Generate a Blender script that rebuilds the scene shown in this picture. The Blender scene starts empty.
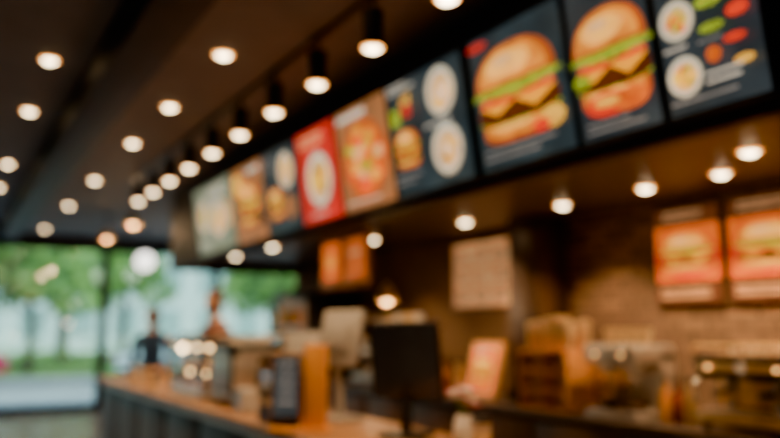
import bpy, bmesh, math, random
from mathutils import Vector, Matrix, Euler
random.seed(7)
S = bpy.context.scene
COL = S.collection
S.view_settings.look = 'AgX - Punchy'

# ------------------------------------------------------------------ materials
_mc = {}
def M(name, col, rough=.5, metal=0., var=.15, scale=6., bump=0., es=0., coat=0., alpha=1.):
    if name in _mc: return _mc[name]
    m = bpy.data.materials.new(name); m.use_nodes = True
    nt = m.node_tree; N = nt.nodes; L = nt.links
    p = N['Principled BSDF']
    p.inputs['Roughness'].default_value = rough
    p.inputs['Metallic'].default_value = metal
    p.inputs['Coat Weight'].default_value = coat
    tc = N.new('ShaderNodeTexCoord'); no = N.new('ShaderNodeTexNoise')
    no.inputs['Scale'].default_value = scale; no.inputs['Detail'].default_value = 4
    L.new(tc.outputs['Object'], no.inputs['Vector'])
    r = N.new('ShaderNodeValToRGB')
    r.color_ramp.elements[0].position = .3; r.color_ramp.elements[1].position = .7
    r.color_ramp.elements[0].color = tuple(c*(1-var) for c in col)+(1,)
    r.color_ramp.elements[1].color = tuple(min(c*(1+var), 1.) for c in col)+(1,)
    L.new(no.outputs['Fac'], r.inputs['Fac'])
    L.new(r.outputs['Color'], p.inputs['Base Color'])
    if es > 0:
        L.new(r.outputs['Color'], p.inputs['Emission Color'])
        p.inputs['Emission Strength'].default_value = es
    if bump > 0:
        b = N.new('ShaderNodeBump'); b.inputs['Strength'].default_value = bump
        L.new(no.outputs['Fac'], b.inputs['Height']); L.new(b.outputs['Normal'], p.inputs['Normal'])
    _mc[name] = m
    return m

def wood(name, c1, c2, axis='Y', rough=.4, sc=3.):
    if name in _mc: return _mc[name]
    m = bpy.data.materials.new(name); m.use_nodes = True
    nt = m.node_tree; N = nt.nodes; L = nt.links; p = N['Principled BSDF']
    tc = N.new('ShaderNodeTexCoord'); mp = N.new('ShaderNodeMapping')
    s = {'X': (.6, 9, 9), 'Y': (9, .6, 9), 'Z': (9, 9, .6)}[axis]
    mp.inputs['Scale'].default_value = s
    no = N.new('ShaderNodeTexNoise'); no.inputs['Scale'].default_value = sc; no.inputs['Detail'].default_value = 6
    r = N.new('ShaderNodeValToRGB'); r.color_ramp.elements[0].position = .35; r.color_ramp.elements[1].position = .65
    r.color_ramp.elements[0].color = c1+(1,); r.color_ramp.elements[1].color = c2+(1,)
    L.new(tc.outputs['Object'], mp.inputs['Vector']); L.new(mp.outputs['Vector'], no.inputs['Vector'])
    L.new(no.outputs['Fac'], r.inputs['Fac']); L.new(r.outputs['Color'], p.inputs['Base Color'])
    p.inputs['Roughness'].default_value = rough
    _mc[name] = m; return m

def brick(name, c1, c2, mortar, plane='YZ', bw=.24, bh=.075, rough=.75, off=.5, ms=.008, bump=.6):
    if name in _mc: return _mc[name]
    m = bpy.data.materials.new(name); m.use_nodes = True
    nt = m.node_tree; N = nt.nodes; L = nt.links; p = N['Principled BSDF']
    tc = N.new('ShaderNodeTexCoord'); sx = N.new('ShaderNodeSeparateXYZ'); cx = N.new('ShaderNodeCombineXYZ')
    L.new(tc.outputs['Object'], sx.inputs[0])
    L.new(sx.outputs[plane[0]], cx.inputs[0]); L.new(sx.outputs[plane[1]], cx.inputs[1])
    b = N.new('ShaderNodeTexBrick'); b.offset = off
    b.inputs['Scale'].default_value = 1; b.inputs['Brick Width'].default_value = bw
    b.inputs['Row Height'].default_value = bh; b.inputs['Mortar Size'].default_value = ms
    b.inputs['Color1'].default_value = c1+(1,); b.inputs['Color2'].default_value = c2+(1,)
    b.inputs['Mortar'].default_value = mortar+(1,)
    L.new(cx.outputs[0], b.inputs['Vector']); L.new(b.outputs['Color'], p.inputs['Base Color'])
    bp = N.new('ShaderNodeBump'); bp.inputs['Strength'].default_value = bump; bp.inputs['Distance'].default_value = .01
    bp.invert = True
    L.new(b.outputs['Fac'], bp.inputs['Height']); L.new(bp.outputs['Normal'], p.inputs['Normal'])
    p.inputs['Roughness'].default_value = rough
    _mc[name] = m; return m

def glass(name, tint=(.9, .95, .93), gl=.08):
    if name in _mc: return _mc[name]
    m = bpy.data.materials.new(name); m.use_nodes = True
    nt = m.node_tree; N = nt.nodes; L = nt.links; N.remove(N['Principled BSDF'])
    t = N.new('ShaderNodeBsdfTransparent'); t.inputs[0].default_value = tint+(1,)
    g = N.new('ShaderNodeBsdfGlossy'); g.inputs['Roughness'].default_value = .03
    x = N.new('ShaderNodeMixShader'); x.inputs[0].default_value = gl
    L.new(t.outputs[0], x.inputs[1]); L.new(g.outputs[0], x.inputs[2])
    L.new(x.outputs[0], N['Material Output'].inputs['Surface'])
    _mc[name] = m; return m

def E(name, col, s, var=.25, scale=14.):   # self-lit print / lamp surface
    m = M(name, col, .45, 0, var, scale, 0, s); return m

# ------------------------------------------------------------------ builder
class B:
    def __init__(s): s.bm = bmesh.new(); s.mats = []
    def mi(s, m):
        if m not in s.mats: s.mats.append(m)
        return s.mats.index(m)
    def _set(s, verts, mat):
        i = s.mi(mat); fs = set()
        for v in verts:
            for f in v.link_faces: fs.add(f)
        for f in fs: f.material_index = i
        return fs
    def box(s, c, size, mat, rot=(0, 0, 0), bev=0.):
        mx = Matrix.Translation(c) @ Euler(rot).to_matrix().to_4x4() @ Matrix.Diagonal((*size, 1))
        r = bmesh.ops.create_cube(s.bm, size=1, matrix=mx)
        fs = s._set(r['verts'], mat)
        if bev > 0:
            es = list({e for f in fs for e in f.edges})
            bmesh.ops.bevel(s.bm, geom=es, offset=bev, segments=2, affect='EDGES', clamp_overlap=True, profile=.5)
    def bb(s, lo, hi, mat, bev=0.):
        s.box([(a+b)/2 for a, b in zip(lo, hi)], [b-a for a, b in zip(lo, hi)], mat, bev=bev)
    def cyl(s, c, r1, r2, h, mat, rot=(0, 0, 0), seg=24):
        mx = Matrix.Translation(c) @ Euler(rot).to_matrix().to_4x4()
        r = bmesh.ops.create_cone(s.bm, cap_ends=True, segments=seg, radius1=r1, radius2=r2, depth=h, matrix=mx)
        s._set(r['verts'], mat)
    def sph(s, c, rad, mat, rot=(0, 0, 0), u=16, v=10):
        if not hasattr(rad, '__len__'): rad = (rad,)*3
        mx = Matrix.Translation(c) @ Euler(rot).to_matrix().to_4x4() @ Matrix.Diagonal((*rad, 1))
        r = bmesh.ops.create_uvsphere(s.bm, u_segments=u, v_segments=v, radius=1, matrix=mx)
        s._set(r['verts'], mat); return r['verts']
    def lathe(s, c, prof, mat, seg=24, rot=(0, 0, 0)):
        mx = Matrix.Translation(c) @ Euler(rot).to_matrix().to_4x4(); i = s.mi(mat)
        rings = []
        for r, z in prof:
            rings.append([s.bm.verts.new(mx @ Vector((max(r, 1e-4)*math.cos(2*math.pi*k/seg), max(r, 1e-4)*math.sin(2*math.pi*k/seg), z))) for k in range(seg)])
        for a, b in zip(rings[:-1], rings[1:]):
            for k in range(seg):
                f = s.bm.faces.new((a[k], a[(k+1) % seg], b[(k+1) % seg], b[k])); f.material_index = i
    def poly(s, pts, mat):
        f = s.bm.faces.new([s.bm.verts.new(p) for p in pts]); f.material_index = s.mi(mat)
    def prism(s, pts, d, mat):
        i = s.mi(mat); d = Vector(d)
        a = [s.bm.verts.new(p) for p in pts]; b = [s.bm.verts.new(Vector(p)+d) for p in pts]; n = len(a)
        s.bm.faces.new(a).material_index = i; s.bm.faces.new(b[::-1]).material_index = i
        for k in range(n): s.bm.faces.new((a[(k+1) % n], a[k], b[k], b[(k+1) % n])).material_index = i
    def tube(s, pts, rad, mat, seg=10):
        i = s.mi(mat); pts = [Vector(p) for p in pts]; n = len(pts)
        if not hasattr(rad, '__len__'): rad = [rad]*n
        rings = []
        for k, p in enumerate(pts):
            t = (pts[min(k+1, n-1)]-pts[max(k-1, 0)]).normalized()
            a = t.orthogonal().normalized() if k == 0 else (rings_a - t*rings_a.dot(t)).normalized()
            rings_a = a; b = t.cross(a)
            rings.append([s.bm.verts.new(p+rad[k]*(a*math.cos(2*math.pi*q/seg)+b*math.sin(2*math.pi*q/seg))) for q in range(seg)])
        for a, b in zip(rings[:-1], rings[1:]):
            for k in range(seg): s.bm.faces.new((a[k], a[(k+1) % seg], b[(k+1) % seg], b[k])).material_index = i
        s.bm.faces.new(rings[0][::-1]).material_index = i; s.bm.faces.new(rings[-1]).material_index = i
    def obj(s, name, loc=(0, 0, 0), rot=(0, 0, 0), angle=.6, fixn=True, mx=None):
        me = bpy.data.meshes.new(name)
        if fixn: bmesh.ops.recalc_face_normals(s.bm, faces=s.bm.faces)
        for f in s.bm.faces: f.smooth = True
        s.bm.to_mesh(me); s.bm.free()
        for m in s.mats: me.materials.append(m)
        me.set_sharp_from_angle(angle=angle)
        o = bpy.data.objects.new(name, me); COL.objects.link(o)
        if mx is not None: o.matrix_world = mx
        else: o.location = loc; o.rotation_euler = rot
        return o

def light(kind, name, loc, energy, col, parent=None, **k):
    l = bpy.data.lights.new(name, kind); l.energy = energy; l.color = col
    rot = k.pop('rot', (0, 0, 0))
    for a, b in k.items(): setattr(l, a, b)
    o = bpy.data.objects.new(name, l); COL.objects.link(o); o.location = loc; o.rotation_euler = rot
    if parent: o.parent = parent
    return o

# ------------------------------------------------------------------ palette
WARM = (1., .62, .31)
m_ceil = M('ceiling_paint', (.165, .14, .145), .7, var=.08)
m_ceil2 = M('ceiling_paint_dark', (.155, .155, .19), .7, var=.08)
m_beam = M('beam_black', (.035, .03, .038), .6)
m_soff = M('soffit_panel', (.085, .058, .042), .45, var=.1)
m_black = M('black_metal', (.012, .012, .014), .4, .3)
m_dark = M('dark_plastic', (.02, .021, .026), .35)
m_char = M('charcoal_laminate', (.10, .10, .12), .5)
m_steel = M('brushed_steel', (.70, .65, .58), .42, .85, scale=30)
m_brass = M('warm_brass', (.85, .56, .24), .38, .85)
m_white = M('white_ceramic', (.8, .77, .72), .3, var=.03)
m_grey = M('grey_plastic', (.36, .34, .31), .4, var=.05)
m_wood = wood('counter_oak', (.20, .095, .035), (.32, .16, .06), 'Y')
m_woodz = wood('post_oak', (.72, .28, .04), (.90, .42, .08), 'Z')
m_wdark = wood('dark_walnut', (.05, .028, .017), (.10, .055, .032), 'Z')
m_bulb = E('lamp_lens', (1., .78, .46), 34, var=.02)
m_refl = E('lamp_reflector_glow', (1., .38, .08), 10, var=.05)  # lamplight on the reflector ring painted in as amber emission; the ring is no source
m_bulb_o = E('lamp_lens_amber', (1., .58, .25), 20, var=.02)
m_ind = E('indicator_amber', (1., .50, .16), 7, var=.02)
m_globe = E('opal_globe', (1., .95, .88), 6, var=.02)
m_brick = brick('brick_warm', (.32, .19, .105), (.17, .10, .056), (.07, .046, .03))
m_brown = M('brown_plaster', (.15, .085, .045), .8, var=.15, scale=3, bump=.1)
m_tile = brick('floor_tile', (.24, .235, .235), (.20, .20, .205), (.10, .10, .10), 'XY', .6, .6, .25, 0, .006, .2)
m_frame = M('window_frame_alu', (.03, .04, .042), .4, .5)
m_glass = glass('window_glass', (.80, .97, .95))
m_clear = glass('clear_glass', (.93, .95, .93), .14)

# ------------------------------------------------------------------ room shell
XL, XR, YN, YF = -3.95, 7.15, -2., 15.6
b = B(); b.bb((XL-.1, YN-.1, -.1), (XR+.1, YF+.1, 0), m_tile); b.obj('floor')
b = B()
b.bb((1.1, YN, 3.3), (XR, YF, 3.4), m_ceil); b.bb((XL, YN, 3.45), (1.1, YF, 3.55), m_ceil2)
b.obj('ceiling')
b = B(); b.bb((.80, YN+.005, 3.17), (1.095, YF-.005, 3.449), m_beam, .004); b.obj('trim_ceiling_beam')
b = B(); b.bb((4.3, YN, 0), (4.42, 4.68, 3.3), m_brick); b.bb((4.3, 4.68, 0), (4.42, 10, 3.3), m_brown); b.obj('wall_back')
b = B(); b.bb((4.42, 9.9, 0), (XR, 10, 3.3), m_brown); b.obj('wall_return')
b = B(); b.bb((XL-.1, YN, 0), (XL, YF, 3.55), m_brown); b.obj('wall_left')
b = B(); b.bb((XR, 9.9, 0), (XR+.1, YF, 3.4), m_brown); b.obj('wall_right')
b = B(); b.bb((XL, YN-.1, 0), (4.42, YN, 3.55), m_brown); b.obj('wall_near')
b = B(); b.bb((XL, YF, 3.12), (XR, YF+.15, 3.55), m_beam); b.obj('wall_far')
edges = [-3.95, -1.73, .49, 2.71, 4.93, 7.15]
for i in range(5):
    a, c = edges[i], edges[i+1]; b = B(); y0, y1 = YF+.02, YF+.12
    b.bb((a, y0, 0), (a+.08, y1, 3.12), m_frame); b.bb((c-.08, y0, 0), (c, y1, 3.12), m_frame)
    b.bb((a+.08, y0, 3.04), (c-.08, y1, 3.12), m_frame); b.bb((a+.08, y0, 0), (c-.08, y1, .12), m_frame)
    b.bb((a+.08, y0+.02, .86), (c-.08, y1-.02, .92), m_frame)
    b.bb((a+.08, YF+.065, .12), (c-.08, YF+.075, 3.04), m_glass)
    b.obj('window_%d' % (i+1))
b = B()
b.bb((2.5, YN+.005, 2.27), (2.58, 9.89, 3.295), m_beam); b.bb((2.58, YN+.005, 2.4), (4.295, 9.89, 2.5), m_soff)
b.bb((2.58, 9.81, 2.27), (4.295, 9.89, 3.295), m_beam)
b.obj('soffit_bulkhead')
b = B(); b.bb((3.98, 4.5, .951), (4.298, 4.86, 2.398), m_wdark, .006); b.bb((3.96, 4.48, .951), (4.298, 4.88, 1.03), m_black); b.obj('trim_column')
b = B(); b.bb((4.28, 7.7, 0), (4.298, 9.88, .1), m_black); b.obj('baseboard_back')

# ------------------------------------------------------------------ lamps
def downlight(x, y, z, e=40, r=.06, mat=None, ang=105):
    b = B()
    b.lathe((0, 0, 0), [(r+.016, 0), (r+.016, -.005), (r+.004, -.007), (r, -.004)], m_brass)
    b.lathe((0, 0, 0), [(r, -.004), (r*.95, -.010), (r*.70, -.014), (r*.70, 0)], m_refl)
    b.lathe((0, 0, 0), [(r*.70, -.014), (r*.55, -.022), (r*.3, -.027), (.001, -.029)], mat or m_bulb)
    o = b.obj('ceiling_downlight', (x, y, z-.0005))
    light('SPOT', 'lamp', (0, 0, -.045), e, WARM, o, spot_size=math.radians(ang), spot_blend=.7, shadow_soft_size=.05)
for y in (.4, 1.9, 3.3, 4.67, 6.03, 7.42, 9.53, 11.68, 14.6): downlight(1.47, y, 3.3, 150)
for y in (1.4, 5.8, 7.3, 9.8, 11.5, 14.2): downlight(.54, y, 3.45, 110)
for y in (12.6, 15.): downlight(2.55, y, 3.3, 100)
for x, y in ((3.45, 2.3), (3.8, 2.72), (3.78, 3.25), (3.78, 4.0)): downlight(x, y, 2.4, 130, .056, ang=115)
for x, y in ((3.68, 5.04), (3.62, 6.5), (3.0, 7.6), (3.0, 8.8)): downlight(x, y, 2.4, 130, .056, ang=115)
for x, y in ((4.6, 11.5), (5.6, 13.5)): downlight(x, y, 3.3, 100)
b = B()
ys = [1.99+.7*i for i in range(11)]
b.bb((1.86, 1.6, 3.27), (1.90, 9.3, 3.2995), m_black)
for y in ys:
    b.cyl((1.88, y, 3.235), .012, .012, .09, m_black); b.cyl((1.88, y, 3.10), .052, .060, .20, m_black)
    b.lathe((1.88, y, 3.0), [(.062, 0), (.064, -.002), (.060, -.004), (.058, .0)], m_black)
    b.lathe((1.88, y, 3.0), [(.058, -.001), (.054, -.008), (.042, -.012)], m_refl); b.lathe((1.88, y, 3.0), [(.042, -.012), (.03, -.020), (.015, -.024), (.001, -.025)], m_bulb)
tr = b.obj('track_light')
for y in ys: light('SPOT', 'lamp', (1.88, y, 2.96), 100, WARM, tr, spot_size=math.radians(90), spot_blend=.6, shadow_soft_size=.05)
def pendant(x, y, ztop, zb):
    b = B(); h = ztop-zb
    b.cyl((0, 0, -.012), .05, .05, .024, m_black); b.cyl((0, 0, -h/2+.06), .004, .004, h-.14, m_black, seg=8)
    b.lathe((0, 0, -h), [(.095, 0), (.09, .03), (.06, .10), (.022, .15), (.02, .17), (.001, .17)], m_brass)
    b.sph((0, 0, -h+.025), .045, m_bulb_o)
    o = b.obj('pendant_lamp', (x, y, ztop-.0005))
    light('POINT', 'bulb', (0, 0, -h-.03), 18, WARM, o, shadow_soft_size=.04)
pendant(3.4, 5.85, 2.4, 1.76); pendant(2.12, 10.4, 3.3, 2.9); pendant(2.12, 12.3, 3.3, 2.9)
for x, y, z in ((2.98, 13.5, 2.70), (3.68, 13.5, 2.74)):
    b = B(); h = 3.3-z
    b.cyl((0, 0, -.012), .05, .05, .024, m_black); b.cyl((0, 0, -h/2+.07), .005, .005, h-.16, m_black, seg=8)
    b.cyl((0, 0, -h+.155), .04, .05, .05, m_black); b.sph((0, 0, -h), .16, m_globe, u=24, v=16)
    b.obj('globe_pendant_lamp', (x, y, 3.2995))
for x, y in ((.1, 4.1), (-.3, 8.2)):
    b = B()
    for k, s in enumerate((.6, .48, .36, .24, .12)):
        z = -.005-.006*k
        for sx, sy, ax in ((0, 1, 0), (0, -1, 0), (1, 0, 1), (-1, 0, 1)):
            b.box((sx*s/2, sy*s/2, z-.01), (s+.02 if not ax else .02, .02 if not ax else s-.02, .02), m_grey if k == 0 else m_dark)
    b.obj('ceiling_air_vent', (x, y, 3.4495))

# ------------------------------------------------------------------ printed / lit graphics
K = 1.95
g = lambda n, c, s=1., v=.3, sc=20.: E('print_'+n, c, s*K, v, sc)
P = dict(
    slate=g('slate', (.034, .046, .054), .7, .4, 4), navy=g('navy', (.030, .048, .058), .7, .45, 4), tan=g('tan', (.42, .17, .06), .7, .3, 5),
    red=g('red', (.62, .015, .008), .9, .15, 4), pale=g('pale', (.20, .24, .16), .8, .2, 4), text=g('text', (.75, .68, .55), .8, .1),
    grey=g('grey', (.3, .29, .27), .6, .2), bun=g('bun', (.90, .25, .020), 1.1, .35, 9), bunhi=g('bunhi', (1., .42, .06), 1.35, .2, 14), bundk=g('bundk', (.46, .085, .008), 1., .3, 9),
    patty=g('patty', (.10, .022, .006), 1., .6, 30), cheese=g('cheese', (1., .36, .008), 1.2, .1), lett=g('lettuce', (.28, .36, .015), 1.1, .55, 30),
    tom=g('tomato', (.85, .035, .006), 1.1, .35, 25), onion=g('onion', (.85, .62, .40), 1.1, .15), plate=g('plate', (.70, .66, .50), 1., .08), platedk=g('platedk', (.34, .29, .20), .8, .1),
    salad=g('salad', (.42, .34, .03), 1., .6, 40), egg=g('egg', (1., .52, .03), 1.2, .2), fry=g('fry', (.95, .42, .04), 1.2, .3, 30),
    cream=g('cream', (.80, .46, .19), 1., .12), brown=g('brown', (.11, .035, .014), .6, .3, 8), orange=g('orange', (.9, .13, .008), .9, .4, 15),
    beige=g('beige', (.62, .34, .15), .55, .25, 9))

class Panel:
    def __init__(s, w, h, bg, frame=m_black, depth=.05, bez=.016):
        s.b = B(); s.w = w; s.h = h; s.z = .0
        s.b.box((w/2, h/2, -depth/2), (w, h, depth), frame, bev=.004)
        s.z = .0006; s.rect(bez, bez, w-bez, h-bez, bg)
    def rect(s, x0, y0, x1, y1, m):
        s.b.poly([(x0, y0, s.z), (x1, y0, s.z), (x1, y1, s.z), (x0, y1, s.z)], m); s.z += .0004
    def ell(s, cx, cy, rx, ry, m, n=36, wav=0., k=9, p=2., t0=0., t1=2*math.pi, ph=0.):
        full = abs(t1-t0-2*math.pi) < 1e-6; pts = []
        for i in range(n if full else n+1):
            t = t0+(t1-t0)*i/n; c, q = math.cos(t), math.sin(t)
            r = 1+wav*math.sin(k*t+ph)
            pts.append((cx+rx*r*math.copysign(abs(c)**(2/p), c), cy+ry*r*math.copysign(abs(q)**(2/p), q), s.z))
        s.b.poly(pts, m); s.z += .0004
    def burger(s, cx, cy, w, tall=1.):
        u = w*tall
        s.ell(cx, cy-.33*u, .43*w, .12*u, P['bundk'], p=3.5); s.ell(cx-.02*w, cy-.315*u, .38*w, .085*u, P['bun'], p=3.2); s.ell(cx-.08*w, cy-.31*u, .24*w, .035*u, P['bunhi'])
        s.ell(cx, cy-.25*u, .47*w, .045*u, P['lett'], wav=.12, k=17)
        s.ell(cx, cy-.185*u, .465*w, .10*u, P['patty'], p=3.5, wav=.04, k=13)
        s.b.poly([(cx-.45*w, cy-.10*u, s.z), (cx-.24*w, cy-.20*u, s.z), (cx-.02*w, cy-.11*u, s.z), (cx+.2*w, cy-.22*u, s.z), (cx+.45*w, cy-.10*u, s.z)], P['cheese']); s.z += .0004
        s.ell(cx-.19*w, cy-.075*u, .23*w, .04*u, P['tom'], p=3); s.ell(cx+.2*w, cy-.065*u, .22*w, .04*u, P['tom'], p=3); s.ell(cx+.03*w, cy-.07*u, .12*w, .03*u, P['bundk'])
        s.ell(cx, cy-.035*u, .40*w, .02*u, P['onion'], wav=.1, k=11)
        s.ell(cx, cy+.0*u, .50*w, .06*u, P['lett'], wav=.16, k=15)
        s.ell(cx, cy+.03*u, .46*w, .34*u, P['bundk'], t0=0, t1=math.pi, p=2.3)
        s.ell(cx-.02*w, cy+.06*u, .40*w, .29*u, P['bun'], t0=0, t1=math.pi, p=2.2)
        s.ell(cx-.06*w, cy+.20*u, .27*w, .105*u, P['bunhi']); s.ell(cx-.10*w, cy+.24*u, .13*w, .04*u, P['cream'])
        for i in range(16):
            a = random.uniform(.5, 2.6); r = random.uniform(.3, .85)
            s.ell(cx+.4*w*r*math.cos(a), cy+.05*u+.28*u*r*math.sin(a), .014*w, .009*w, P['cream'], n=8)
    def dish(s, cx, cy, r, food, n=9):
        s.ell(cx, cy, r, r, P['platedk']); s.ell(cx-.03*r, cy+.03*r, r*.95, r*.95, P['plate']); s.ell(cx, cy, r*.74, r*.74, P['cream'], wav=.03)
        fs = food
        for i in range(n):
            a = random.uniform(0, 6.28); q = random.uniform(0, .5)*r
            s.ell(cx+q*math.cos(a), cy+q*math.sin(a), r*random.uniform(.14, .28), r*random.uniform(.12, .22), P[random.choice(fs)], n=20, wav=.1, k=7, ph=a)
    def fries(s, cx, cy, w):
        for i in range(9):
            x = cx+w*(i-4)*.09; t = random.uniform(.5, .8)*w
            s.b.poly([(x-.03*w, cy, s.z), (x+.04*w, cy, s.z), (x+.05*w+(i-4)*.015*w, cy+t, s.z), (x-.02*w+(i-4)*.015*w, cy+t, s.z)], P['fry']); s.z += .0003
        s.b.poly([(cx-.32*w, cy-.42*w, s.z), (cx+.32*w, cy-.42*w, s.z), (cx+.44*w, cy+.2*w, s.z), (cx-.44*w, cy+.2*w, s.z)], P['red']); s.z += .0004
    def lines(s, x0, x1, y, n, dy=.035, th=.012, m='text', rag=.35):
        for i in range(n): s.rect(x0, y-i*dy-th, x1-(x1-x0)*random.uniform(0, rag), y-i*dy, P[m])
    def place(s, name, y_far, x, z, tilt=0.):
        # local x -> world -Y, local y -> up, local z -> towards the customers (-X)
        up = Vector((-math.sin(tilt), 0, math.cos(tilt))); rt = Vector((0, -1, 0)); out = rt.cross(up)
        mx = Matrix((rt, up, out)).transposed().to_4x4(); mx.translation = Vector((x, y_far, z))
        return s.b.obj(name, mx=mx, fixn=False)

H = .725; TL = math.radians(8.4)
spans = [(1.48, 1.93), (1.94, 2.40), (2.41, 3.12), (3.17, 3.97), (3.985, 4.70), (4.715, 5.40), (5.415, 6.13), (6.145, 6.95), (6.965, 8.2)]
for i, (y0, y1) in enumerate(spans):
    w = y1-y0
    bg = ['slate', 'slate', 'navy', 'navy', 'tan', 'red', 'navy', 'tan', 'pale'][i]
    p = Panel(w, H, P[bg])
    if i == 0:
        p.dish(.10, .60, .07, ['lett', 'tom', 'egg']); p.dish(.105, .375, .078, ['tom', 'salad', 'fry', 'egg', 'lett'], 24); p.dish(.115, .155, .078, ['lett', 'egg', 'salad', 'egg', 'fry', 'tom'], 24)
        p.ell(.26, .40, .055, .025, P['lett'], wav=.1); p.ell(.37, .33, .045, .024, P['tom'], wav=.08); p.ell(.26, .30, .05, .018, P['lett'], wav=.1)
        p.ell(.255, .20, .030, .030, P['orange']); p.ell(.345, .235, .045, .015, P['tom'], wav=.1); p.ell(.37, .15, .04, .015, P['fry']); p.ell(.36, .47, .05, .03, P['orange'])
        p.lines(.05, .40, .065, 1, .04, .011, 'grey'); p.lines(.21, .42, .14, 2, .03, .010, 'text'); p.lines(.20, .32, .26, 1, .025, .008, 'grey'); p.lines(.05, .18, .27, 1, .03, .01); p.lines(.21, .42, .68, 2, .03, .01)
    elif i == 1:
        p.burger(.23, .37, .44, 1.2); p.ell(.19, .155, .12, .05, P['tom'], wav=.05); p.ell(.31, .15, .10, .045, P['orange']); p.ell(.19, .165, .07, .02, P['fry']); p.ell(.32, .66, .05, .012, P['onion'])
        p.lines(.06, .40, .085, 2, .03, .010, 'grey'); p.ell(.07, .28, .05, .03, P['lett'], wav=.15)
    elif i == 2:
        p.burger(.34, .40, .64, .92); p.ell(.58, .19, .08, .05, P['fry'], wav=.06); p.ell(.10, .66, .08, .02, P['red']); p.ell(.50, .165, .06, .03, P['tom'])
        p.lines(.06, .60, .11, 2, .036, .012, 'grey')
    elif i == 3:
        p.dish(.57, .54, .14, ['cream', 'egg', 'onion', 'fry'], 14); p.dish(.58, .21, .145, ['onion', 'fry', 'patty', 'egg'], 14)
        p.burger(.19, .30, .28); p.rect(.06, .44, .16, .54, P['lett']); p.fries(.24, .52, .12); p.lines(.05, .36, .68, 2, .03, .012); p.lines(.05, .34, .13, 2, .036, .012, 'grey')
        p.lines(.42, .70, .37, 1, .03, .012)
    elif i == 4:
        p.ell(.36, .34, .30, .27, P['bundk']); p.ell(.36, .33, .27, .23, P['orange'], wav=.06)
        for k in range(28):
            a = k*.9; q = .4+.6*(k % 3)/2; p.ell(.36+.20*q*math.cos(a), .35+.18*q*math.sin(a), .05, .04, P[['fry', 'tom', 'lett', 'bun', 'cream'][k % 5]], wav=.08)
        p.rect(.05, .63, .45, .67, P['text']); p.lines(.08, .6, .07, 1, .03, .01)
    elif i == 5:
        p.dish(.35, .32, .21, ['salad', 'lett', 'egg', 'fry', 'patty', 'salad'], 30); p.lines(.10, .58, .66, 2, .05, .018, 'cream'); p.lines(.18, .5, .07, 1)
    elif i == 6:
        p.dish(.48, .50, .15, ['fry', 'egg', 'bun']); p.burger(.24, .27, .32); p.ell(.54, .2, .12, .1, P['tan']); p.lines(.05, .28, .66, 4, .035, .012, 'grey')
    elif i == 7:
        p.burger(.42, .36, .50); p.ell(.17, .55, .12, .1, P['fry']); p.rect(.45, .62, .74, .66, P['text']); p.ell(.66, .2, .1, .08, P['brown'])
    else:
        p.dish(.3, .4, .18, ['salad', 'lett', 'fry']); p.dish(.75, .33, .2, ['egg', 'bun', 'lett']); p.lines(.5, 1.1, .66, 3, .045, .018); p.ell(1.06, .35, .1, .14, P['cream']); p.lines(.1, .5, .13, 2)
    o = p.place('menu_board', y1, 2.4, 2.3, TL)
    bb_ = B()
    for yy in (y0+w*.25, y0+w*.75):
        bb_.bb((2.455, yy-.02, 2.36), (2.499, yy+.02, 2.40), m_black); bb_.bb((2.37, yy-.02, 2.90), (2.499, yy+.02, 2.94), m_black)
    q = bb_.obj('bracket'); q.parent = o; q.matrix_parent_inverse = o.matrix_world.inverted()

for k, (yf, w) in enumerate(((3.62, .54), (3.05, .60))):
    p = Panel(w, .68, P['brown'], m_wdark, .03)
    p.lines(.09, w-.09, .64, 2, .035, .014, 'beige', .2)
    p.rect(.02, .17, w-.02, .54, P['orange']); p.ell(w*.5, .34, w*.46, .15, P['red']); p.burger(w*.5, .37, w*.84, .72)
    p.rect(.03, .03, w-.03, .14, P['brown']); p.lines(.06, w-.08, .12, 2, .04, .020, 'beige', .2)
    p.place('burger_poster', yf, 4.2685, 1.66)
p = Panel(1.0, .66, P['tan'], m_wdark, .03, .03)
for i in range(3):
    for j in range(3):
        p.rect(.085+i*.285, .05+j*.18, .085+i*.285+.25, .05+j*.18+.14, P['beige']); p.lines(.10+i*.285, .31+i*.285, .05+j*.18+.115, 2, .05, .022, 'brown', .4)
p.lines(.1, .9, .61, 1, m='cream', rag=.1)
p.place('framed_menu', 6.08, 4.2685, 1.69)
b = B()
sw = wood('sign_oak', (.66, .25, .04), (.90, .40, .08), 'Z')
b.box((0, 0, 0), (.035, .40, .44), sw, bev=.006); b.box((0, -.42, 0), (.035, .40, .44), sw, bev=.006)
b.box((0, -.21, .20), (.05, .84, .03), m_wdark, bev=.004); b.box((0, -.21, -.2), (.05, .84, .03), m_wdark, bev=.004)
for y in (-.55, .13): b.cyl((0, y, .27), .005, .005, .14, m_black, seg=8)
b.box((-.02, 0, .0), (.012, .30, .30), P['orange']); b.box((-.02, -.42, .0), (.012, .30, .30), P['bundk']); b.box((-.027, -.42, .04), (.004, .2, .03), P['beige']); b.box((-.027, 0, 0), (.004, .16, .10), P['bun'])
b.obj('hanging_wood_sign', (2.75, 5.6, 2.06))

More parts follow.
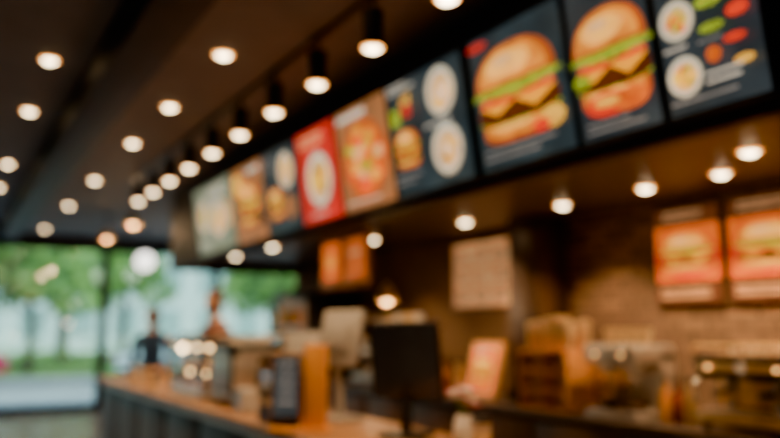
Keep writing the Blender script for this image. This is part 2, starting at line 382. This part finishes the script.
# ------------------------------------------------------------------ counters
b = B()
b.bb((1.58, .6, .08), (2.15, 8.9, .955), m_char); b.bb((1.62, .65, 0), (2.12, 8.85, .08), m_black)
for k in range(9):
    y = .68+k*.915; b.bb((1.565, y, .14), (1.58, y+.86, .90), m_char, .004)
b.bb((1.5, .55, .955), (2.2, 8.95, 1.0), m_wood, .008); b.bb((1.57, .6, .91), (1.60, 8.9, .955), m_steel)
b.obj('service_counter')
b = B()
b.bb((3.70, -1.5, .1), (4.26, 7.6, .90), m_wdark); b.bb((3.76, -1.5, 0), (4.26, 7.6, .1), m_black)
for k in range(11):
    y = -1.45+k*.82; b.bb((3.68, y, .14), (3.70, y+.78, .86), m_wdark, .004); b.cyl((3.665, y+.68, .6), .006, .006, .16, m_brass, seg=8)
b.bb((3.64, -1.55, .90), (4.27, 7.65, .95), M('dark_stone', (.06, .048, .042), .3), .006)
b.obj('back_counter')

CT = 1.0005; BC = .9505
def pos(name, x, y, rz, w, h, zc, back, screen, stand=m_dark):
    b = B()
    b.box((0, 0, .012), (.2, .22, .024), stand, bev=.006)
    b.tube([(0, 0, .02), (.01, 0, (zc-h*.3)*.5), (.045, 0, zc-.02)], [.028, .024, .022], stand)
    t = -.22
    b.box((0, 0, zc), (.035, w, h), back, rot=(0, t, 0), bev=.008)
    b.box((.026, 0, zc+.006), (.02, w*.55, h*.5), back, rot=(0, t, 0), bev=.006)
    n = Vector((-math.cos(t), 0, math.sin(t)))
    b.box(Vector((0, 0, zc))+n*.0185, (.002, w-.03, h-.03), screen, rot=(0, t, 0))
    b.obj(name, (x, y, CT), (0, 0, rz))
m_scr = M('screen_off', (.05, .07, .11), .15)
m_scr_on = E('screen_on', (.25, .33, .30), 1.3, .5, 12)
pos('pos_terminal', 1.95, 3.17, math.radians(38), .36, .38, .36, m_dark, m_scr)
pos('pos_terminal', 1.98, 3.93, math.radians(200), .30, .32, .46, m_grey, m_scr_on, m_grey)
pos('pos_terminal', 2.0, 4.50, math.radians(200), .34, .28, .36, m_grey, m_scr_on)
pos('pos_terminal', 1.96, 6.75, math.radians(20), .34, .28, .34, m_dark, m_scr_on)
b = B()
b.box((0, 0, .01), (.16, .30, .02), m_woodz, bev=.004)
b.box((0, -.075, .225), (.09, .115, .41), m_woodz, bev=.006); b.box((0, .075, .20), (.03, .15, .37), m_dark, bev=.004)
b.box((-.017, .075, .22), (.003, .13, .30), P['slate'])
for k in range(5): b.box((-.0195, .075, .34-k*.05), (.002, .09-.01*(k % 2), .012), P['grey'])
b.obj('menu_holder', (1.61, 3.64, CT), (0, 0, math.radians(58)))
b = B()
b.bb((-.22, -.45, 0), (.22, .45, .05), m_steel, .006); b.bb((-.2, -.43, .2), (.2, .43, .207), m_clear)
b.bb((-.22, -.45, .40), (.22, .45, .43), m_black, .004)
for sx in (-.21, .21):
    for sy in (-.44, .44): b.box((sx, sy, .225), (.018, .018, .35), m_black)
b.bb((-.218, -.43, .05), (-.214, .43, .40), m_clear); b.bb((-.2, -.442, .05), (.2, -.438, .4), m_clear); b.bb((-.2, .438, .05), (.2, .442, .4), m_clear)
m_crust = M('golden_crust', (.62, .30, .09), .55, var=.3, scale=25)
for lev in (.05, .207):
    for i in range(6):
        for j in range(3):
            b.sph((-.12+j*.12, -.34+i*.135, lev+.026), (.045, .05, .03), m_crust, u=12, v=8)
for i in range(3): b.sph((-.14, -.34+i*.32, .375), .020, m_bulb_o, u=10, v=6)
for i in range(2): b.sph((-.14, -.26+i*.40, .185), .018, m_bulb_o, u=10, v=6)
o = b.obj('pastry_display_case', (1.86, 5.90, CT)); light('POINT', 'case_lamp', (0, 0, .35), 8, WARM, o, shadow_soft_size=.03)
def espresso(loc, rz, body, L=.5):
    b = B()
    for sx in (-.16, .16):
        for sy in (-L/2+.05, L/2-.05): b.cyl((sx, sy, .02), .02, .02, .04, m_black)
    b.bb((-.22, -L/2, .04), (.22, L/2, .11), body, .01); b.bb((.02, -L/2, .11), (.22, L/2, .34), body, .012)
    b.bb((-.2, -L/2, .28), (.22, L/2, .42), body, .045); b.bb((-.19, -L/2+.03, .112), (0, L/2-.03, .118), m_steel)
    for y in (-L*.22, L*.22):
        b.cyl((-.1, y, .26), .035, .035, .05, m_steel); b.cyl((-.1, y, .225), .038, .032, .03, m_steel); b.tube([(-.13, y, .225), (-.25, y, .215)], [.012, .015], m_black)
        b.lathe((-.1, y, .12), [(.02, 0), (.03, .02), (.036, .06), (.033, .06), (.02, .006), (.001, .006)], m_white, 16)
        b.cyl((-.205, y*1.5, .35), .010, .010, .012, m_ind, (0, math.pi/2, 0), 12)
    for y in (-L/2+.03, L/2-.03): b.tube([(-.17, y, .3), (-.23, y, .26), (-.22, y, .15)], .006, m_steel)
    b.cyl((-.205, 0, .35), .03, .03, .012, m_white, (0, math.pi/2, 0))
    for a in (-.19, .2):
        b.tube([(a, -L/2+.01, .43), (a, -L/2+.01, .47), (a, L/2-.01, .47), (a, L/2-.01, .43)], .008, m_brass)
    for i in range(int(L/.09)-1):
        for j in range(2): b.lathe((-.08+j*.16, -L/2+.07+i*.09, .421), [(.02, 0), (.034, .05), (.031, .05), (.018, .005), (.001, .005)], m_white, 14)
    return b.obj('espresso_machine', loc, (0, 0, rz))
espresso((1.88, 5.10, CT), math.radians(180), m_steel, .46)
espresso((3.92, 2.62, BC), 0, m_brass, .62)
espresso((3.96, 6.9, BC), 0, m_steel, .6)
m_cup = M('kraft_paper_cup', (.90, .66, .34), .6, var=.06)
b = B(); rk = wood('rack_oak', (.68, .28, .055), (.90, .42, .11), 'Y')
for z in (.0, .13, .26, .40): b.bb((-.18, -.24, z), (.18, .24, z+.02), rk, .003)
for sy in (-.24, 0, .24): b.bb((-.18, sy-.01, .02), (.18, sy+.01, .40), rk)
for z in (.02, .15, .28):
    for y in (-.18, -.10, -.06+.12, .14+.02):
        b.lathe((-.1, y, z), [(.02, 0), (.032, .085), (.034, .088), (.03, .086), (.018, .004), (.001, .004)], m_cup, 14)
for i in range(5):
    for j in range(2):
        n = 9+(i*3+j) % 4
        for k in range(n): b.lathe((-.09+j*.15, -.19+i*.095, .42+k*.013), [(.026, 0), (.038, .085), (.041, .09), (.038, .092)], m_cup, 14)
b.obj('cup_rack', (3.86, 4.16, BC))
m_coffee = M('coffee_liquid', (.06, .02, .006), .1)
b = B()
b.bb((-.19, -.22, 0), (.19, .22, .05), m_steel, .006); b.bb((.05, -.22, .05), (.19, .22, .42), m_steel, .01); b.bb((-.19, -.22, .34), (.19, .22, .46), m_steel, .02)
for y in (-.11, .11):
    b.cyl((-.07, y, .315), .07, .085, .05, m_steel)
    b.lathe((-.07, y, .052), [(.001, 0), (.07, 0), (.085, .05), (.08, .11), (.05, .15), (.055, .175), (.05, .175)], m_clear)
    b.lathe((-.07, y, .055), [(.001, 0), (.066, 0), (.08, .05), (.001, .055)], m_coffee); b.tube([(-.12, y, .20), (-.19, y, .2), (-.195, y, .12), (-.15, y, .09)], .009, m_black)
    b.cyl((-.191, y, .40), .011, .011, .01, m_ind, (0, math.pi/2, 0), 12)
for i in range(4): b.lathe((.0, -.15+i*.1, .461), [(.025, 0), (.04, .10), (.042, .105), (.037, .1), (.02, .005), (.001, .005)], m_cup, 14)
b.obj('coffee_brewer', (3.90, 3.56, BC))
def bottle(x, y, z, mat, h=.28):
    b = B(); b.lathe((0, 0, 0), [(.001, 0), (.036, 0), (.038, .02), (.038, h*.55), (.014, h*.75), (.013, h*.9), (.001, h*.9)], mat); b.cyl((0, 0, h*.94), .016, .014, h*.09, m_black)
    b.tube([(0, 0, h*.98), (0, 0, h*1.06), (-.04, 0, h*1.05)], .005, m_black); b.obj('syrup_bottle', (x, y, z))
m_amber = M('amber_syrup', (.60, .24, .04), .12, coat=.5); m_red = M('berry_syrup', (.20, .04, .02), .12, coat=.5)
for i, y in enumerate((3.08, 3.17, 3.26)): bottle(3.88, y, BC, (m_brass, m_red, m_amber)[i], .27)
for i, y in enumerate((5.45, 5.56, 5.67, 5.78, 5.9)): bottle(3.95, y, BC, (m_amber, m_brass, m_red)[i % 3], .3)
p = Panel(.40, .46, P['beige'], m_woodz, .025, .025)
p.rect(.045, .05, .355, .41, P['orange']); p.burger(.2, .24, .28, 1.); p.lines(.09, .31, .39, 1, m='text')
o = p.place('counter_print_frame', 5.24, 3.78, .965, math.radians(-14))
b = B(); b.tube([(3.99, 5.04, .957), (3.83, 5.04, 1.30)], .008, m_wdark); q = b.obj('easel_leg'); q.parent = o; q.matrix_parent_inverse = o.matrix_world.inverted()
m_pink = M('pink_petal', (.75, .25, .27), .6, var=.3); m_leaf0 = M('stem_green', (.10, .22, .05), .6)
b = B(); b.lathe((0, 0, 0), [(.001, 0), (.04, 0), (.052, .04), (.045, .1), (.034, .125), (.03, .12), (.001, .10)], m_white)
for i in range(15):
    a = i*2.4; r = .02+.055*(i % 4)/3; hx, hy, hz = r*math.cos(a), r*math.sin(a), .17+.07*((i*7) % 5)/4
    b.tube([(0, 0, .1), (hx*.5, hy*.5, .15), (hx, hy, hz)], .002, m_leaf0, 5)
    for q in range(5): b.sph((hx+.014*math.cos(q*1.257), hy+.014*math.sin(q*1.257), hz), (.014, .014, .010), (m_pink, m_white)[i % 2], u=8, v=6)
    b.sph((hx, hy, hz+.006), .006, m_brass, u=8, v=6)
b.obj('flower_vase', (2.08, 2.88, CT))
def cup(x, y, z, m=m_white, h=.12, r=.042, lid=True):
    b = B(); b.lathe((0, 0, 0), [(.001, 0), (r*.7, 0), (r, h), (r*1.05, h+.003), (r*.95, h+.004), (r*.65, .005), (.001, .005)], m)
    b.cyl((0, 0, h*.5), r*.87, r*.94, h*.35, m_cup)
    if lid: b.lathe((0, 0, h+.001), [(r*1.08, 0), (r*1.08, .01), (r*.95, .013), (r*.9, .025), (.001, .022)], m_dark)
    b.obj('paper_cup', (x, y, z))
for x, y in ((1.98, 2.62), (1.66, 4.25), (1.72, 4.36), (1.60, 6.65), (1.62, 7.6)): cup(x, y, CT)
for x, y in ((1.66, 7.15), (1.70, 7.28), (1.85, 7.20)): cup(x, y, CT, m_cup, .15, .045, False)
def napkin(x, y):
    b = B(); b.bb((-.06, -.08, 0), (.06, .08, .01), m_steel, .003); b.bb((-.06, -.08, .01), (-.054, .08, .13), m_steel); b.bb((.054, -.08, .01), (.06, .08, .13), m_steel)
    for k in range(12): b.box((-.045+k*.008, 0, .08), (.005, .14, .13), m_white)
    b.obj('napkin_holder', (x, y, CT))
napkin(1.68, 4.62); napkin(1.7, 7.9)
b = B(); b.bb((-.1, -.14, 0), (.1, .14, .012), m_wdark, .003)
for s in (-1, 1): b.box((s*.095, 0, .05), (.01, .28, .08), m_wdark); b.box((0, s*.135, .05), (.18, .01, .08), m_wdark)
for i, m in enumerate((m_red, m_amber, M('mustard', (.75, .5, .05), .3))):
    b.lathe((0, -.085+i*.085, .0125), [(.001, 0), (.028, 0), (.03, .02), (.03, .12), (.02, .145), (.006, .19), (.001, .19)], m, 16)
b.obj('condiment_caddy', (1.66, 3.97, CT))
b = B(); b.bb((4.05, 6.4, 1.55), (4.298, 7.8, 1.585), m_wdark, .003)
for y in (6.6, 7.55): b.prism([(4.298, y, 1.55), (4.1, y, 1.55), (4.298, y, 1.38)], (0, .02, 0), m_black)
for i in range(9):
    b.lathe((4.17, 6.52+i*.14, 1.5855), [(.001, 0), (.035, 0), (.04, .09), (.036, .09), (.03, .006), (.001, .006)], (m_white, m_cup, m_brass)[i % 3], 14)
b.obj('mug_shelf')
b = B(); b.bb((-.33, -.4, 0), (.33, .4, 1.95), m_dark, .01); b.bb((-.345, -.36, .15), (-.332, .36, 1.85), E('fridge_glow', (.20, .13, .08), .8, .5, 5), 0)
for z in (.5, .85, 1.2, 1.55):
    b.box((-.352, 0, z), (.012, .72, .02), m_steel)
    for k in range(7): b.lathe((-.385, -.3+k*.1, z+.011), [(.001, 0), (.028, 0), (.028, .13), (.012, .17), (.012, .2), (.001, .2)], (m_amber, m_red, m_leaf0)[k % 3], 12)
b.obj('drinks_fridge', (3.93, 8.4, 0))

# ------------------------------------------------------------------ people
def skin(verts, edges, radii, sub=2):
    me = bpy.data.meshes.new('sk'); me.from_pydata(verts, edges, []); o = bpy.data.objects.new('sk', me); COL.objects.link(o)
    md = o.modifiers.new('s', 'SKIN')
    if not me.skin_vertices:
        bpy.context.view_layer.objects.active = o; bpy.ops.mesh.customdata_skin_add()
    for i, r in enumerate(radii):
        d = me.skin_vertices[0].data[i]; d.radius = r if hasattr(r, '__len__') else (r, r); d.use_root = (i == 0)
    s2 = o.modifiers.new('u', 'SUBSURF'); s2.levels = sub; s2.render_levels = sub
    dg = bpy.context.evaluated_depsgraph_get(); dg.update()
    out = bpy.data.meshes.new_from_object(o.evaluated_get(dg))
    bpy.data.objects.remove(o); return out

def person(name, loc, rz, scale, arms, lean, m_top, m_bot, m_hair, hairstyle, apron=None, head_turn=0.):
    m_skin = M('skin_tone', (.55, .30, .19), .5, var=.06); m_shoe = M('shoe_black', (.02, .02, .02), .5)
    m_eye = M('eye_dark', (.03, .02, .02), .2); m_lip = M('lip', (.42, .14, .11), .4)
    L = lean
    V = [(0, 0, .96), (0, L*.35, 1.12), (0, L*.7, 1.28), (0, L, 1.41), (0, L*1.12, 1.50), (0, L*1.2+.005, 1.60)]
    Ed = [(0, 1), (1, 2), (2, 3), (3, 4), (4, 5)]
    R = [(.150, .115), (.125, .095), (.150, .11), (.105, .085), (.056, .056), (.052, .052)]
    tag = ['top']*6; tag[0] = 'bot'; tag[4] = 'skin'; tag[5] = 'skin'
    def add(p, par, r, t): V.append(p); Ed.append((par, len(V)-1)); R.append(r); tag.append(t); return len(V)-1
    hands = []
    for s, (el, wr) in zip((-1, 1), arms):
        c0 = add((s*.10, L, 1.42), 3, .072, 'top'); a = add((s*.185, L, 1.395), c0, .062, 'top'); m_ = add(((s*.185+el[0])/2, (L+el[1])/2, (1.395+el[2])/2), a, .052, 'top')
        e = add(el, m_, .043, 'top'); w = add(wr, e, .028, 'top')
        d = (Vector(wr)-Vector(el)).normalized(); k = add(tuple(Vector(wr)+d*.03), w, (.030, .022), 'skin'); h = add(tuple(Vector(wr)+d*.085), k, (.040, .020), 'skin'); hands.append((Vector(wr), d, s))
    for s in (-1, 1):
        h = add((s*.095, 0, .88), 0, .098, 'bot'); t = add((s*.10, .01, .70), h, .085, 'bot'); k = add((s*.10, .025, .50), t, .060, 'bot'); c = add((s*.10, -.005, .32), k, .056, 'bot')
        n = add((s*.10, -.02, .09), c, .040, 'bot'); f = add((s*.11, .07, .045), n, .042, 'shoe'); f2 = add((s*.115, .16, .035), f, .034, 'shoe')
    body = skin(V, Ed, R)
    b = B(); mm = {'top': m_top, 'bot': m_bot, 'skin': m_skin, 'shoe': m_shoe}
    segs = [(Vector(V[a]), Vector(V[c]), tag[a], tag[c]) for a, c in Ed]
    b.bm.from_mesh(body); b.bm.faces.ensure_lookup_table()
    for f in b.bm.faces:
        p = f.calc_center_median(); best = None
        for A, C, ta, tc_ in segs:
            d = C-A; q = max(0, min(1, (p-A).dot(d)/d.length_squared)); ds = (p-A-d*q).length
            if best is None or ds < best[0]: best = (ds, ta if q < .5 else tc_)
        t = best[1]
        if abs(p.x) < .17 and .80 < p.z < 1.475: t = 'top' if p.z > .97 else t
        if p.z < .075: t = 'shoe'
        if apron and t in ('top', 'bot') and .55 < p.z < 1.36 and p.y > L*(p.z-.96)/.45+.02 and abs(p.x) < .15: f.material_index = b.mi(apron)
        else: f.material_index = b.mi(mm[t])
    def part(vs, es, rs):
        me = skin([tuple(v) for v in vs], es, rs, 1)
        n0 = len(b.bm.faces); b.bm.from_mesh(me); b.bm.faces.ensure_lookup_table()
        for f in b.bm.faces[n0:]: f.material_index = b.mi(m_skin)
    for wr, d, s in hands:      # four unequal curled fingers and a thumb on each hand
        side = Vector((s, 0, 0)); side = (side-d*side.dot(d)).normalized(); nrm = d.cross(side)
        if nrm.z > 0: nrm = -nrm
        for i, (ln, off) in enumerate(((.066, -.027), (.076, -.009), (.070, .009), (.054, .026))):
            p0 = wr+d*.06+side*off; p1 = wr+d*.10+side*off*1.15
            p2 = p1+(d*.8+nrm*.4).normalized()*ln*.5; p3 = p2+(d*.35+nrm*.8).normalized()*ln*.45
            part([p0, p1, p2, p3], [(0, 1), (1, 2), (2, 3)], [.010, .0095, .0085, .007])
        q0 = wr+d*.03-side*.015; q1 = wr+d*.05-side*.042+nrm*.01; q2 = q1+(d*.8-side*.3+nrm*.4).normalized()*.034; q3 = q2+(d*.9+nrm*.3).normalized()*.026
        part([q0, q1, q2, q3], [(0, 1), (1, 2), (2, 3)], [.013, .012, .010, .008])
    hc = Vector((0, L*1.25+.02, 1.665)); Rz = Matrix.Rotation(head_turn, 3, 'Z')
    def hp(v): return hc+Rz@Vector(v)
    vs = b.sph((0, 0, 0), (.074, .094, .115), m_skin, u=28, v=20)
    for v in vs:
        x, y, z = v.co
        nx, ny = x, y
        if z < 0: nx = x*(1+z*2.6); ny = y*(1+z*1.5)+(.012 if y > 0 else 0)*(-z/.1)
        if y > .05 and abs(x) < .022 and -.04 < z < .012: ny += .020*(1-abs(x)/.022)*(1-(z/-.05) if z < -.02 else 1)
        if y > .05 and .01 < abs(x) < .05 and -.002 < z < .025: ny -= .006
        v.co = hp((nx, ny, z))
    for s in (-1, 1):
        b.sph(hp((s*.029, .079, .008)), (.011, .008, .006), m_white, u=10, v=8); b.sph(hp((s*.029, .0855, .008)), (.005, .003, .005), m_eye, u=8, v=6)
        b.sph(hp((s*.03, .084, .026)), (.017, .005, .003), m_hair, u=10, v=6); b.sph(hp((s*.076, -.004, -.005)), (.008, .017, .028), m_skin, u=10, v=8)
    b.sph(hp((0, .083, -.052)), (.022, .007, .006), m_lip, u=12, v=6)
    hv = b.sph((0, 0, 0), (.084, .106, .124), m_hair, u=40, v=28)
    kill = []
    for v in hv:
        x, y, z = v.co
        low = -.055 if hairstyle == 'short' else -.09
        line = .058 if y > .03 else (.058+(low-.058)*min(1, (.03-y)/.05))
        if z < line: kill.append(v)
        v.co = hp((x, y-.006, z+.006))
    bmesh.ops.delete(b.bm, geom=kill, context='VERTS')
    if hairstyle == 'bun':
        b.sph(hp((0, -.075, .11)), (.042, .042, .038), m_hair, u=16, v=12)
    o = b.obj(name, loc, (0, 0, rz), angle=1.2); o.scale = (scale,)*3
    return o
person('counter_worker', (2.52, 7.72, 0), math.radians(90+12), 1.07,
       [((-.27, .16, 1.16), (-.20, .36, 1.07)), ((.29, .20, 1.22), (.18, .38, 1.30))], .07,
       M('brown_red_shirt', (.20, .08, .055), .8), M('black_trousers', (.02, .02, .025), .8), M('auburn_hair', (.13, .045, .025), .6), 'bun',
       M('brown_apron', (.10, .045, .025), .8), .4)
person('customer', (2.25, 9.55, 0), math.radians(150), 1.0,
       [((-.25, .04, 1.13), (-.19, .26, 1.08)), ((.25, -.02, 1.12), (.25, .10, .88))], .03,
       M('navy_jacket', (.02, .06, .15), .7), M('charcoal_jeans', (.03, .03, .04), .8), M('dark_hair', (.02, .015, .012), .6), 'short', None, -.3)

# ------------------------------------------------------------------ seating
def table(x, y):
    b = B(); b.cyl((0, 0, .735), .35, .35, .03, m_wood, seg=40); b.cyl((0, 0, .37), .03, .03, .70, m_black); b.cyl((0, 0, .012), .24, .22, .024, m_black, seg=32)
    b.obj('cafe_table', (x, y, .0005))
def chair(x, y, rz):
    b = B(); b.box((0, 0, .45), (.40, .40, .035), m_wood, bev=.012)
    for sx in (-.17, .17):
        b.tube([(sx, .17, .44), (sx*1.1, .2, .0)], .014, m_black, 8); b.tube([(sx*1.1, -.22, 0), (sx, -.17, .45), (sx*.95, -.22, .85)], .014, m_black, 8)
    b.box((0, -.215, .76), (.36, .02, .16), m_wood, rot=(.1, 0, 0), bev=.008); b.obj('dining_chair', (x, y, .0005), (0, 0, rz))
table(3.6, 13.9); chair(3.6, 13.2, 0); chair(3.6, 14.6, math.pi); table(5.4, 13.6); chair(5.4, 12.9, 0); chair(5.4, 14.3, math.pi)

# ------------------------------------------------------------------ exterior
m_pave = brick('paving', (.50, .51, .52), (.44, .45, .46), (.30, .30, .30), 'XY', 1.2, .8, .7, .5, .01, .2)
m_road = M('asphalt', (.22, .225, .235), .7, var=.2, scale=20); m_grass = M('grass', (.14, .24, .05), .9, var=.4, scale=3, bump=.3)
b = B(); b.bb((-25, 15.75, -.12), (45, 21, -.02), m_pave); b.bb((-25, 20.85, -.12), (45, 21.0, .02), m_pave); b.obj('sidewalk')
b = B(); b.bb((-25, 21, -.2), (45, 30, -.1), m_road)
for k in range(14): b.bb((-22+k*5, 25.4, -.1), (-20+k*5, 25.55, -.098), m_white)
b.obj('street')
b = B(); b.bb((-40, 30, -.2), (60, 75, -.05), m_grass); b.obj('lawn')
m_lf1 = M('leaf_light', (.32, .50, .12), .6, var=.4, scale=2); m_lf2 = M('leaf_deep', (.13, .27, .09), .6, var=.4, scale=2); m_bark = M('bark', (.10, .07, .05), .9, bump=.5)
def leaves(b, c, rad, n, size=.2):
    for _ in range(n):
        d = Vector((random.gauss(0, 1), random.gauss(0, 1), random.gauss(0, 1))).normalized()*random.uniform(.55, 1)
        p = Vector(c)+Vector((d.x*rad[0], d.y*rad[1], d.z*rad[2])); q = Euler([random.uniform(0, 6.28) for _ in range(3)]).to_matrix(); s = size*random.uniform(.6, 1.2)
        b.poly([p+q@Vector(v)*s for v in ((-.5, 0, 0), (-.1, -.3, .05), (.5, 0, 0), (-.1, .3, .05))], random.choice((m_lf1, m_lf1, m_lf2)))
def tree():
    b = B(); b.tube([(0, 0, 0), (0, 0, .3), (.05, .02, 1.2), (-.03, .05, 2.6), (.1, 0, 4.2)], [.22, .2, .15, .12, .06], m_bark)
    for i in range(8):
        a = i*2.4; h = 2.0+i*.28; r = 1.5-.08*i; b.tube([(0, 0, h-.3), (r*.5*math.cos(a), r*.5*math.sin(a), h+.3), (r*math.cos(a), r*math.sin(a), h+.7)], [.06, .04, .02], m_bark, 6)
        leaves(b, (r*math.cos(a), r*math.sin(a), h+.8), (1.1, 1.1, .8), 380, .28)
    leaves(b, (0, 0, 4.6), (1.5, 1.5, 1.2), 700, .28)
    return b.obj('street_tree', fixn=False)
t0 = tree(); t0.location = (2.9, 31.5, -.049)
for x, y, s in ((-1.2, 31.2, 1.05), (13.0, 32, 1.1), (16.6, 33, 1.), (1.2, 37, 1.4), (5.0, 39, 1.4), (15.5, 39, 1.3), (20, 40, 1.5), (-4, 38, 1.4), (9.5, 48, 1.3)):
    o = bpy.data.objects.new('street_tree', t0.data); COL.objects.link(o); o.location = (x, y, -.049); o.scale = (s,)*3; o.rotation_euler = (0, 0, x*1.7)
b = B()
for k in range(30): leaves(b, (-6+k*1.0, 30.6, .60), (.7, .4, .5), 110, .16)
b.obj('hedge', fixn=False)
def car(x, y, col, nm):
    mp = M('car_paint_'+nm, col, .25, .2, var=.03, coat=1.); mg = M('car_glass', (.03, .04, .05), .05); mt = M('tyre', (.02, .02, .02), .8)
    b = B()
    side = [(-2.1, .32), (-2.15, .62), (-2.0, .82), (-1.35, .92), (-.75, 1.38), (.55, 1.42), (1.25, .96), (1.95, .84), (2.15, .62), (2.12, .32)]
    n = len(side); rows = []
    for yy, ins, drop in ((-.88, 0, 0), (-.70, 1, 0), (.70, 1, 0), (.88, 0, 0)):
        rows.append([b.bm.verts.new((px, yy if z < 1 else math.copysign(min(abs(yy), .72), yy), z+(.02 if ins else 0))) for px, z in side])
    ip = b.mi(mp)
    for a, c in zip(rows[:-1], rows[1:]):
        for k in range(n): b.bm.faces.new((a[k], a[(k+1) % n], c[(k+1) % n], c[k])).material_index = ip
    b.bm.faces.new(rows[0]).material_index = ip; b.bm.faces.new(rows[-1][::-1]).material_index = ip
    for s in (-1, 1):
        b.poly([(-1.2, s*.86, .95), (-.72, s*.745, 1.33), (-.12, s*.745, 1.35), (-.12, s*.86, .95)], mg); b.poly([(-.04, s*.86, .95), (-.04, s*.745, 1.35), (.5, s*.745, 1.36), (1.1, s*.86, .97)], mg)
        for wx in (-1.35, 1.35): b.cyl((wx, s*.80, .33), .33, .33, .2, mt, (math.pi/2, 0, 0), 28); b.cyl((wx, s*.905, .33), .2, .18, .02, m_steel, (math.pi/2, 0, 0), 20)
        b.box((2.12, s*.6, .68), (.06, .3, .12), m_white); b.box((-2.13, s*.6, .7), (.05, .28, .12), M('tail_lamp', (.5, .02, .02), .3))
    b.obj('parked_car', (x, y, -.1), (0, 0, 0))
car(-.2, 28.2, (.70, .03, .12), 'red'); car(7.4, 28.4, (.66, .70, .74), 'silver'); car(12.2, 28.2, (.75, .76, .78), 'white'); car(-6, 28.2, (.2, .22, .25), 'grey')
b = B(); mb = M('pale_facade', (.75, .84, .85), .8, var=.06, scale=1); b.bb((-10, 60, -.045), (50, 66, 14), mb)
for i in range(18):
    for j in range(4): b.bb((-8+i*3.2, 59.9, 1.2+j*3.2), (-6.2+i*3.2, 60.02, 3.2+j*3.2), M('facade_window', (.38, .52, .54), .1))
b.obj('office_building')

# ------------------------------------------------------------------ world / sun
w = bpy.data.worlds.new('World'); S.world = w; w.use_nodes = True; nt = w.node_tree
bg = nt.nodes['Background']; sk = nt.nodes.new('ShaderNodeTexSky'); sk.sky_type = 'NISHITA'; sk.sun_disc = False; sk.sun_elevation = math.radians(48); sk.sun_rotation = math.radians(120)
sk.dust_density = 2; nt.links.new(sk.outputs[0], bg.inputs[0]); bg.inputs[1].default_value = .6
light('SUN', 'sun', (0, 0, 20), 9, (1, .98, .95), None, angle=math.radians(1), rot=(math.radians(38), math.radians(18), 0))

# ------------------------------------------------------------------ camera
c = bpy.data.cameras.new('camera'); co = bpy.data.objects.new('camera', c); COL.objects.link(co); S.camera = co
c.lens = 35; c.sensor_width = 36; c.clip_start = .05; c.clip_end = 300
co.location = (0, 0, 1.5); co.rotation_euler = (math.radians(90+8.4), 0, math.radians(-30.4))
c.dof.use_dof = True; c.dof.focus_distance = 1.2; c.dof.aperture_fstop = 1.3
